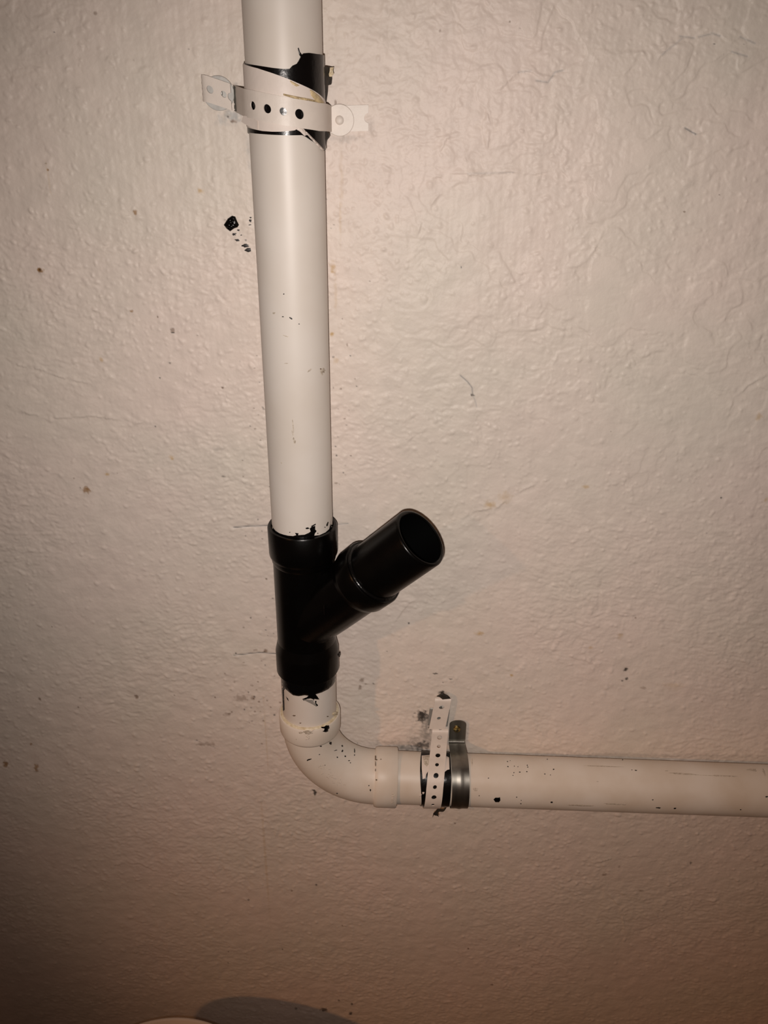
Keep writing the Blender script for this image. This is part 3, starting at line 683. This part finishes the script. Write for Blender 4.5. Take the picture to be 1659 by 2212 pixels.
ctl.append((up.near(PRw), zc(716, 257))); ctl.append((up.L, zc(796, 255)))
ctl = sorted(ctl); cs_ = np.array([c[0] for c in ctl]); cz_ = np.array([c[1] for c in ctl])
def map_up(P):
    X, t = up(P[:, 0]); z = np.interp(P[:, 0], cs_, cz_)+P[:, 1]
    n = np.stack([t[:, 1], -t[:, 0], 0*z], -1)
    return np.stack([X[:, 0], X[:, 1], z], -1), n
W2 = .0098
def hole_s(px, py): s_, z_ = pipe_s(px, py); return s_, z_-float(np.interp(s_, cs_, cz_))
holes = []
for (px, py, r_) in ((547, 228, .0030), (576, 235, .0031), (611, 241, .0027), (646, 246.6, .0035)):
    s_, w_ = hole_s(px, py); holes.append(circle(s_, w_, r_))
xa = at(454, 195, -.009)[0]; xb = at(483.5, 201, -.0095)[0]
holes.append(circle(xfree-xa, 0.0003, .0028)); holes.append(circle(xfree-xb, 0.0003, .0024))
L_ = up.L; nr = .0030
poly = [(0, -W2), (0, -nr)]+[(nr*.9*math.cos(a), nr*math.sin(a)) for a in np.linspace(-1.3, 1.3, 8)]+[(0, nr), (0, W2), (L_, W2), (L_, nr*1.3)]+[(L_-nr*1.2*math.cos(a), nr*1.2*math.sin(a)) for a in np.linspace(1.3, -1.3, 8)]+[(L_, -nr*1.3), (L_, -W2)]
ust = mesh_obj('perforated_strap', *sheet(poly, holes, .0024, map_up, .0010), PAINT_STRAP, None, 40)
tag(ust, 'white-painted perforated metal strap wrapped across the riser pipe and folded at one end', 'pipe strap')

s1 = up.near(PLw)
bare = mesh_obj('bare_metal', *sheet([(s1-.001, -W2+.0004), (s1-.0005, W2-.0002), (s1+.012, W2-.0008), (s1+.0095, .004), (s1+.0105, 0), (s1+.009, -.004), (s1+.011, -W2+.001)], [], .0024, map_up, .0013), plain('dirty_zinc', (.20, .195, .16), .6, mottle=.5, mscale=260, tint=(.06, .06, .05)), ust, 40)
bare['label'] = 'dirty grey bare stretch of the strap'
def washer(name, P, n, ro, ri, t, m, label, cat='washer', parent=None):
    o = mesh_obj(name, *lathe(P, n, [(0, ri), (0, ro), (t*.7, ro), (t, ro-.0004), (t, ri)], 48), m, parent)
    return tag(o, label, cat)
wpos = at(734, 260); wpos[1] = -.0030
washer('fender_washer', wpos, (0, -1, 0), .0122, .0022, .0014, PAINT_STRAP, 'round white-painted washer at the strap end right of the riser')
sc = thing('screw', 'small painted round screw head in the washer right of the riser', 'screw', (wpos[0], -.0044, wpos[2]))
mesh_obj('head', *lathe((wpos[0], -.0044, wpos[2]), (0, -1, 0), [(0, .0001), (0, .0036), (.0007, .0036), (.0014, .0030), (.0018, .0018), (.0019, .0001)], 32), PAINT_STRAP, sc)
mesh_obj('shank', *lathe((wpos[0], -.0044, wpos[2]), (0, 1, 0), [(0, .0001), (0, .0019), (.020, .0019), (.026, .0003), (.026, .0001)], 20), ZINC, sc)
wq = at(474, 202); wq[1] = -.0029
washer('fender_washer', wq, (0, -1, 0), .0130, .0022, .0014, plain('pale_zinc', (.52, .51, .48), .5, mottle=.2, mscale=150), 'washer tucked behind the folded strap end left of the riser')
sc2 = thing('screw', 'screw head behind the folded strap end left of the riser', 'screw', (wq[0], -.0043, wq[2]))
mesh_obj('head', *lathe((wq[0], -.0043, wq[2]), (0, -1, 0), [(0, .0001), (0, .0036), (.0007, .0036), (.0014, .0030), (.0018, .0001)], 32), ZINC, sc2)
mesh_obj('shank', *lathe((wq[0], -.0043, wq[2]), (0, 1, 0), [(0, .0001), (0, .0019), (.020, .0019), (.026, .0003), (.026, .0001)], 20), ZINC, sc2)

# rubber wrapped round the riser under the strap
def ring_sheet(C, top, bot, h, t=.0006, n=240):
    """a sleeve round a tube; top and bot are picture polylines, carried on round the back"""
    def curve(pl):
        a, k = C.th_k(*np.array(pl, float).T); i = np.argsort(a); a, k = a[i], k[i]
        a = np.concatenate([a, [a[0]+2*math.pi]]); k = np.concatenate([k, [k[0]]])
        return lambda q: np.interp((q-a[0]) % (2*math.pi)+a[0], a, k)
    ft, fb = curve(top), curve(bot)
    q = np.linspace(-math.pi, math.pi, n, endpoint=False)
    kt, kb = ft(q), fb(q); V = []; m = 8
    for hh in (h, h+t):
        for j in range(m):
            X, _ = C.pt(q, kb+(kt-kb)*j/(m-1), hh); V += list(X)
    Fc = []
    for b in (0, m*n):
        for j in range(m-1):
            for i in range(n): i2 = (i+1) % n; Fc.append((b+j*n+i, b+j*n+i2, b+(j+1)*n+i2, b+(j+1)*n+i))
    for j in (0, m-1):
        for i in range(n): i2 = (i+1) % n; Fc.append((j*n+i, j*n+i2, m*n+j*n+i2, m*n+j*n+i))
    return V, Fc
wrap = thing('rubber_wrap', 'black rubber sheet wrapped round the riser, showing above and below the strap', 'pipe wrap', (vx(1.56), PY, 1.55))
top = [(530, 136), (560, 142), (590, 147), (612, 149.5), (625, 149), (631, 142), (640, 138), (644, 132), (648, 124), (653, 115.5), (665, 114.5), (682, 117), (697, 120)]
bot = [(538, 285.6), (560, 289), (586, 291), (620, 292.5), (652, 292), (660, 296), (670, 303), (684, 312), (697, 326)]
mesh_obj('rubber_sheet', *ring_sheet(VC, top, bot, .0003, .0010), RUBBER, wrap, 50)
WC = Cyl(V0, VU, RP+.0013); WS = lambda a, b, h: WC.hit(a, b, h)
ptop = [(530, 137), (560, 148), (586, 157), (605, 164), (625, 172), (640, 179), (655, 186), (676, 197), (692, 210), (700, 223)]
pbot = [(534, 272), (552, 279), (570, 283), (590, 284.5), (607, 284.5), (625, 283), (636, 281.6), (644, 272), (652, 262), (670, 256), (698, 255)]
ptop2 = [(533, 246), (560, 254), (586, 260), (611, 265), (646, 271), (660, 271), (698, 278)]
pbot2 = [(533, 199), (560, 204), (586, 208), (611, 211.5), (646, 218), (675, 224), (699, 230)]
pbot = [(534, 272), (552, 279), (570, 283), (590, 284.5), (607, 284.5), (625, 283), (636, 281.6), (644, 274.5), (652, 275), (670, 276), (698, 281)]
mesh_obj('painted_skin', *ring_sheet(VC, ptop2, pbot, .0013, .0005), PAINT, wrap, 50)
p_ = mesh_obj('painted_skin', *ring_sheet(VC, ptop, pbot2, .0013, .0005), PAINT, wrap, 50); p_['label'] = 'white painted outer skin of the wrap'
mesh_obj('painted_edge', *join(blot([(646, 273), (651, 274), (667, 289), (686, 308), (700, 323), (699, 328), (684, 313), (664, 292)], 3, WS, .0010, 3), blot([(639, 279), (644, 274), (652, 276), (664, 291), (658, 294), (648, 284)], 3, WS, .0006, 3)), PAINT, wrap, 50)
mesh_obj('cement_smear', *join(blot([(643, 104), (645.5, 103), (648, 112), (652, 117), (650, 124), (646, 118)], 1.5, VS, .0004, 2)), RUBBER, wrap, 60)
mesh_obj('glue_residue', *join(blot([(669, 193), (676, 196), (690, 207), (700, 220), (701, 226), (690, 224), (680, 216), (672, 206)], 2.5, lambda a, b, h: WC.hit(a, b, h+.0006), .0007, 4, wob=.0004), blot([(612, 202), (640, 208), (668, 213), (690, 219), (690, 222), (664, 217), (650, 221), (636, 213), (612, 206)], 2.5, lambda a, b, h: WC.hit(a, b, h+.0006), .0009, 3, wob=.0003), blot([(625, 173), (635, 178), (648, 185), (640, 187), (630, 181)], 2, lambda a, b, h: WC.hit(a, b, h+.0006), .0004, 3)), GLUE, wrap, 60)
def plane_at(y): return lambda P: (at(P[:, 0], P[:, 1], y), np.tile(np.array([0, -1.0, 0]), (len(P), 1)))
f1 = mesh_obj('torn_flap', *sheet([(676, 150), (690, 142), (700, 139), (716, 139), (715, 146), (711, 152), (712, 166), (711, 178), (704, 181), (703, 200), (700, 222), (690, 207), (672, 190)], [], 3, lambda P: (at(P[:, 0], P[:, 1], -.050)+np.stack([0*P[:, 0], np.clip(P[:, 0]-672, 0, 50)*.0007+.0003*np.sin(P[:, 1]*.5), 0*P[:, 0]], -1), np.tile(np.array([0, -1.0, 0]), (len(P), 1))), .0010), OLD_RUBBER, wrap, 50)
f1['label'] = 'torn brownish rubber flap'
f2 = mesh_obj('glue_scrap', *sheet([(713, 146), (721, 145), (719, 152), (721, 160), (716, 166), (709, 165), (712, 155)], [], 3, lambda P: (at(P[:, 0], P[:, 1], -.026), np.tile(np.array([0, -1.0, 0]), (len(P), 1))), .0009), GLUE, wrap, 50)
f3 = mesh_obj('painted_lip', *sheet([(521, 262.5), (528, 250), (545, 253), (562, 262), (562, 280), (545, 275), (530, 268)], [], 3, lambda P: (at(P[:, 0], P[:, 1], -.050)-np.stack([0*P[:, 0], np.clip(P[:, 0]-521, 0, 60)*.00034, 0*P[:, 0]], -1), np.tile(np.array([0, -1.0, 0]), (len(P), 1))), .0008), PAINT, wrap, 50)
f4 = mesh_obj('rubber_edge', *sheet([(696, 279), (709, 288), (710, 296), (704, 304), (701, 320), (690, 306), (686, 284)], [], 3, lambda P: (at(P[:, 0], P[:, 1], -.050)+np.stack([0*P[:, 0], np.clip(P[:, 0]-686, 0, 50)*.0006, 0*P[:, 0]], -1), np.tile(np.array([0, -1.0, 0]), (len(P), 1))), .0010), RUBBER, wrap, 50)

# ------------------------------------------------------------------ lower strap and clamp, paths in (y, z)
RS2 = RP+.0026
def yz_path(xc, z_top, z_leave, r, pre=None, below=True):
    c = (PY, hz(xc)); P0 = (-.0022, z_leave)
    a0 = tang(P0, c, r, 1); q0 = (c[0]+r*math.cos(a0), c[1]+r*math.sin(a0))
    a0 %= 2*math.pi
    Pb = (-.0022, c[1]-r-.010); a1 = tang(Pb, c, r, -1) % (2*math.pi)
    if a1 < a0: a1 += 2*math.pi
    q1 = (c[0]+r*math.cos(a1), c[1]+r*math.sin(a1))
    P0a = (-.0022, z_leave+.0045); dq = np.array(q0)-np.array(P0); dq /= np.linalg.norm(dq); P0b = (P0[0]+dq[0]*.0045, P0[1]+dq[1]*.0045)
    bend = [tuple((1-t)**2*np.array(P0a)+2*t*(1-t)*np.array(P0)+t*t*np.array(P0b)) for t in np.linspace(0, 1, 10)]
    pts = list(pre or [])+line((-.0022, z_top), P0a, 14)+bend+line(P0b, q0, 10)+arc(c, r, a0, a1, 60)+line(q1, Pb, 8)+line(Pb, (-.0022, Pb[1]-.028), 8)
    return Path(pts)
xs0 = at(957, 1507)[0]; zf = at(957, 1501)[2]; zfl = at(944, 1573, -.007)[2]
zl = hz(.07)+RS2+.008
pre = line((-.0085, zfl), (-.0080, zf-.003), 12)+arc((-.0050, zf-.003), .0029, math.pi, 0, 14)
lowp = yz_path(.07, zf-.003, zl, RS2, pre)
def xs_at(px, py, y): return at(px, py, y)[0]
HC2 = Cyl(H0, HU, RS2)
def low_s(px, py):
    X, n = HC2.hit(np.array([px]), np.array([py])); i0 = 26; k = np.argmin(np.linalg.norm(lowp.p[i0:]-X[0, 1:], axis=1))+i0
    return lowp.s[k], X[0, 0]
lc = [(0.0, xs_at(944, 1573, -.0085)), (lowp.s[12], xs_at(957, 1508, -.008)), (lowp.s[26], xs_at(956, 1510, 0.0))]
sfold = lowp.s[12]; swall = lowp.s[26]
def wall_s(py): return swall+(zf-.003-at(948, py)[2])
lc.append((wall_s(1577), xs_at(951, 1577, -.002)))
for q in ((943, 1660), (941, 1685), (939, 1705), (935.5, 1736)): lc.append(low_s(*q))
lc.append((lowp.L, lc[-1][1]-.004))
lc = sorted(lc); ls_ = np.array([c[0] for c in lc]); lx_ = np.array([c[1] for c in lc])
def map_low(P):
    X, t = lowp(P[:, 0]); x = np.interp(P[:, 0], ls_, lx_)+P[:, 1]
    n = np.stack([0*x, t[:, 1], -t[:, 0]], -1)
    return np.stack([x, X[:, 0], X[:, 1]], -1), n
hl = []
big, sml = .0029, .0022
hs = [low_s(941.5, 1675.5)[0]]
step_h = abs(low_s(939, 1700)[0]-low_s(943.5, 1650.6)[0])/2
for i in range(-5, 4):
    s_ = hs[0]+i*step_h
    if s_ > wall_s(1566) and s_ < lowp.L-.01: hl.append(circle(s_, 0, big if i % 2 == 0 else sml))
hl.append(circle(abs(at(952, 1527, -.0082)[2]-zfl), 0.0, big*1.1))
for q_ in (1529, 1553):
    hl.append(circle(wall_s(q_), 0.0, .0042)); hl.append(circle(abs(at(947, 1551, -.0082)[2]-zfl), -.0005, sml))
W3 = .0096
low = mesh_obj('perforated_strap', *sheet([(0, -W3), (0, W3), (lowp.L, W3), (lowp.L, -W3)], hl, .0024, map_low, .0010), PAINT_STRAP, None, 40)
tag(low, 'white-painted perforated strap hanging down over the horizontal pipe beside the steel clamp', 'pipe strap')
wz = at(950, 1545); wz[1] = -.0030
bmw = bmesh.new(); bmesh.ops.create_cube(bmw, size=1.0)
for v in bmw.verts: v.co = Vector((v.co.x*.024, v.co.y*.0014, v.co.z*.026))
bmesh.ops.bevel(bmw, geom=bmw.edges[:], offset=.0004, segments=1, affect='EDGES')
bmesh.ops.rotate(bmw, verts=bmw.verts, cent=(0, 0, 0), matrix=Matrix.Rotation(.06, 3, 'Y'))
mw = bpy.data.meshes.new('square_washer'); bmw.to_mesh(mw); bmw.free(); mw.materials.append(ZINC)
ow = bpy.data.objects.new('square_washer', mw); ow.location = (wz[0]-.0016, -.0038, wz[2]); col.objects.link(ow)
tag(ow, 'grey square washer peeking out behind the top of the hanging strap', 'washer')
sp4 = at(952, 1529); sp4 = np.array([sp4[0], -.0044, sp4[2]])
s4 = thing('screw', 'added screw head coloured dark for the shade in the top hole of the hanging strap', 'screw', sp4)
mesh_obj('head', *lathe(sp4, (0, -1, 0), [(0, .0001), (0, .0036), (.0006, .0036), (.0014, .0026), (.0016, .0001)], 32), OLD_RUBBER, s4)  # head added in a near-black tone to imitate shade inside the hole
mesh_obj('shank', *lathe(sp4, (0, 1, 0), [(0, .0001), (0, .0019), (.020, .0019), (.026, .0003), (.026, .0001)], 20), ZINC, s4)
dirt = mesh_obj('dirt_crust', *blot([(943, 1504), (950, 1500), (955, 1496), (960, 1499), (968, 1503), (974, 1509), (966, 1510), (956, 1511), (950, 1506)], 2, lambda a, b, h: ((lambda p: (p+np.array([0, -1, 0])*np.asarray(h)[:, None], p))(at(a, b, -.0086))), .0008, 3, wob=.0004), OLD_RUBBER, low, 60)

# rubber wrap under the strap and clamp
wr2 = thing('rubber_wrap', 'crinkled black tape wrapped round the horizontal pipe under the strap', 'pipe wrap', (at(935, 1680, PY)[0], PY, hz(.07)))
def hsleeve(xa, xb, h, t, n=160, m=10, wob=0.0):
    V = []; q = np.linspace(-math.pi, math.pi, n, endpoint=False)
    for hh in (h, h+t):
        for j in range(m):
            k = xa+(xb-xa)*j/(m-1)
            k = k+.0018*np.sin(q*2+.5)*(1 if j == 0 else 0)
            hw = hh+(wob*(np.sin(q*9+j*2.1)*np.sin(j*1.7+q*4)) if hh > h else 0)
            X, _ = HC.pt(q, k+0*q, hw); V += list(X)
    Fc = []
    for b in (0, m*n):
        for j in range(m-1):
            for i in range(n): i2 = (i+1) % n; Fc.append((b+j*n+i, b+j*n+i2, b+(j+1)*n+i2, b+(j+1)*n+i))
    for j in (0, m-1):
        for i in range(n): i2 = (i+1) % n; Fc.append((j*n+i, j*n+i2, m*n+j*n+i2, m*n+j*n+i))
    return V, Fc
ka = at(910, 1690, PY-RP)[0]; kb_ = at(975, 1690, PY-RP)[0]
mesh_obj('tape', *hsleeve(ka, kb_, .0002, .0009, wob=.0004), RUBBER, wr2, 60)
TC = Cyl(H0, HU, RP+.0014); TS = lambda a, b, h: TC.hit(a, b, h)
mesh_obj('painted_skin', *join(blot([(911, 1632), (936, 1630), (934, 1660), (926, 1664), (921, 1672), (919, 1681), (913, 1683), (911, 1660)], 4, TS, .0005, 3), blot([(962, 1632), (970, 1636), (971, 1662), (966, 1663), (960, 1668), (955, 1660)], 4, TS, .0005, 3), blot([(906, 1717), (911, 1715), (910, 1720), (906, 1721)], 2, TS, .0003, 2), blot([(912, 1711), (917, 1711), (916, 1715), (913, 1716)], 2, TS, .0003, 2)), PAINT, wr2, 60)
mesh_obj('dirt_patch', *join(blot([(913, 1634), (928, 1632), (928, 1648), (922, 1656), (916, 1650)], 3, lambda a, b, h: TC.hit(a, b, h+.0006), .0002, 3)), SMUDGE, wr2, 60)
mesh_obj('torn_shred', *sheet([(966, 1738), (960, 1744), (950, 1749), (941, 1751), (936, 1754), (934, 1764), (937, 1757), (941, 1760), (948, 1767), (946, 1758), (953, 1753), (962, 1747), (969, 1742)], [], 2, lambda P: (at(P[:, 0], P[:, 1], PY-.014)+np.stack([0*P[:, 0], .002*np.sin(P[:, 0]*.3), 0*P[:, 0]], -1), np.tile(np.array([0, -1.0, 0]), (len(P), 1))), .0008), OLD_RUBBER, wr2, 60)

# steel pipe clamp
xcl = at(988, 1575)[0]; RC = RP+.0012
ztab = at(990, 1553)[2]; zlv = at(986, 1601)[2]
clp = yz_path(xcl, ztab, zlv, RC)
Wc = .0100
def map_cl(P):
    X, t = clp(P[:, 0]); n = np.stack([0*P[:, 0], t[:, 1], -t[:, 0]], -1)
    rib = .0006*np.exp(-(P[:, 1]/.0022)**2)*sstep(.030, .045, P[:, 0])
    return np.stack([xcl+P[:, 1]-SL*0*P[:, 0], X[:, 0], X[:, 1]], -1)+n*(.0004)-n*rib[:, None]*-1.0, n
rnd_ = [(.0062-.0062*math.sin(a)*1.0, -Wc*math.cos(a)) for a in np.linspace(0, math.pi, 14)]
sscr = ztab-at(986.5, 1571)[2]
cl = thing('pipe_clamp', 'bare grey steel clamp holding the horizontal pipe to the wall', 'pipe clamp', (xcl, -.002, hz(xcl)))
mesh_obj('steel_band', *sheet(rnd_+[(clp.L, Wc), (clp.L, -Wc)], [circle(sscr, 0.0, .0026)], .0022, map_cl, .0011), STEEL, cl, 40)
spos = at(986.5, 1571); spos = np.array([spos[0], -.0034, spos[2]])
s3 = thing('screw', 'brass cross-head screw in the top of the steel clamp', 'screw', spos)
mesh_obj('head', *lathe(spos, (0, -1, 0), [(0, .0001), (0, .0042), (.0008, .0042), (.0019, .0034), (.0024, .0018), (.0024, .0001)], 32), BRASS, s3)
bmc = bmesh.new()
for a, b in ((.0044, .0009), (.0009, .0044)):
    r_ = bmesh.ops.create_cube(bmc, size=1.0)
    for v in r_['verts']: v.co = Vector((v.co.x*a, v.co.y*.0010, v.co.z*b))
for v in bmc.verts: v.co += Vector((spos[0], spos[1]-.0021, spos[2]))
mc = bpy.data.meshes.new('cross_recess'); bmc.to_mesh(mc); bmc.free(); mc.materials.append(FLECK)
oc = bpy.data.objects.new('cross_recess', mc); col.objects.link(oc); oc.parent = s3; oc.matrix_parent_inverse = Matrix.Translation(-Vector(s3.location))
mesh_obj('shank', *lathe(spos, (0, 1, 0), [(0, .0001), (0, .0019), (.020, .0019), (.026, .0003), (.026, .0001)], 20), BRASS, s3)

# ------------------------------------------------------------------ bucket at the foot of the wall
zbk = .490
pfar = None
for yy in np.linspace(-.20, .0, 800):
    p = at(385, 2195, yy)
    if p[2] <= zbk: pfar = p; break
RBk = .146
bc = np.array([pfar[0], pfar[1]-RBk, 0.0])
bk = thing('bucket', 'round white plastic bucket with a rimmed lid, just visible at the bottom edge', 'bucket', (bc[0], bc[1], 0))
mesh_obj('pail', *lathe(bc, (0, 0, 1), [(.003, .001), (.003, .112), (0, .114), (0, .122), (.004, .124), (.40, .139), (.402, .144), (.408, .144), (.410, .140), (.450, .141), (.473, .142), (.473, .138), (.40, .135), (.008, .120), (.008, .001)], 96), BUCKET, bk)
mesh_obj('lid', *lathe(bc, (0, 0, 1), [(.455, .1425), (.455, RBk-.0005), (zbk-.004, RBk), (zbk-.001, RBk-.0012), (zbk, RBk-.003), (zbk-.0008, RBk-.0052), (zbk-.007, RBk-.0075), (zbk-.009, RBk-.012), (zbk-.008, .09), (zbk-.008, .001), (zbk-.011, .001), (zbk-.011, .1425)], 128), BUCKET, bk)
hc = []; ht = []
for i in range(33):
    a = math.pi*i/32; hc.append(bc+np.array([.1465*math.cos(a), -.149*math.sin(a), .405-.13*math.sin(a)]))
hc = np.array(hc); ht = np.gradient(hc, axis=0); ht /= np.linalg.norm(ht, axis=1)[:, None]
Vh = []; Fh = []
for c_, t_ in zip(hc, ht):
    u_, f_, s_ = frame(t_)
    for i in range(10):
        a = 2*math.pi*i/10; Vh.append(c_+(f_*math.cos(a)+s_*math.sin(a))*.002)
for j in range(32):
    for i in range(10): i2 = (i+1) % 10; Fh.append((j*10+i, j*10+i2, (j+1)*10+i2, (j+1)*10+i))
mesh_obj('bail_handle', Vh, Fh, ZINC, bk)
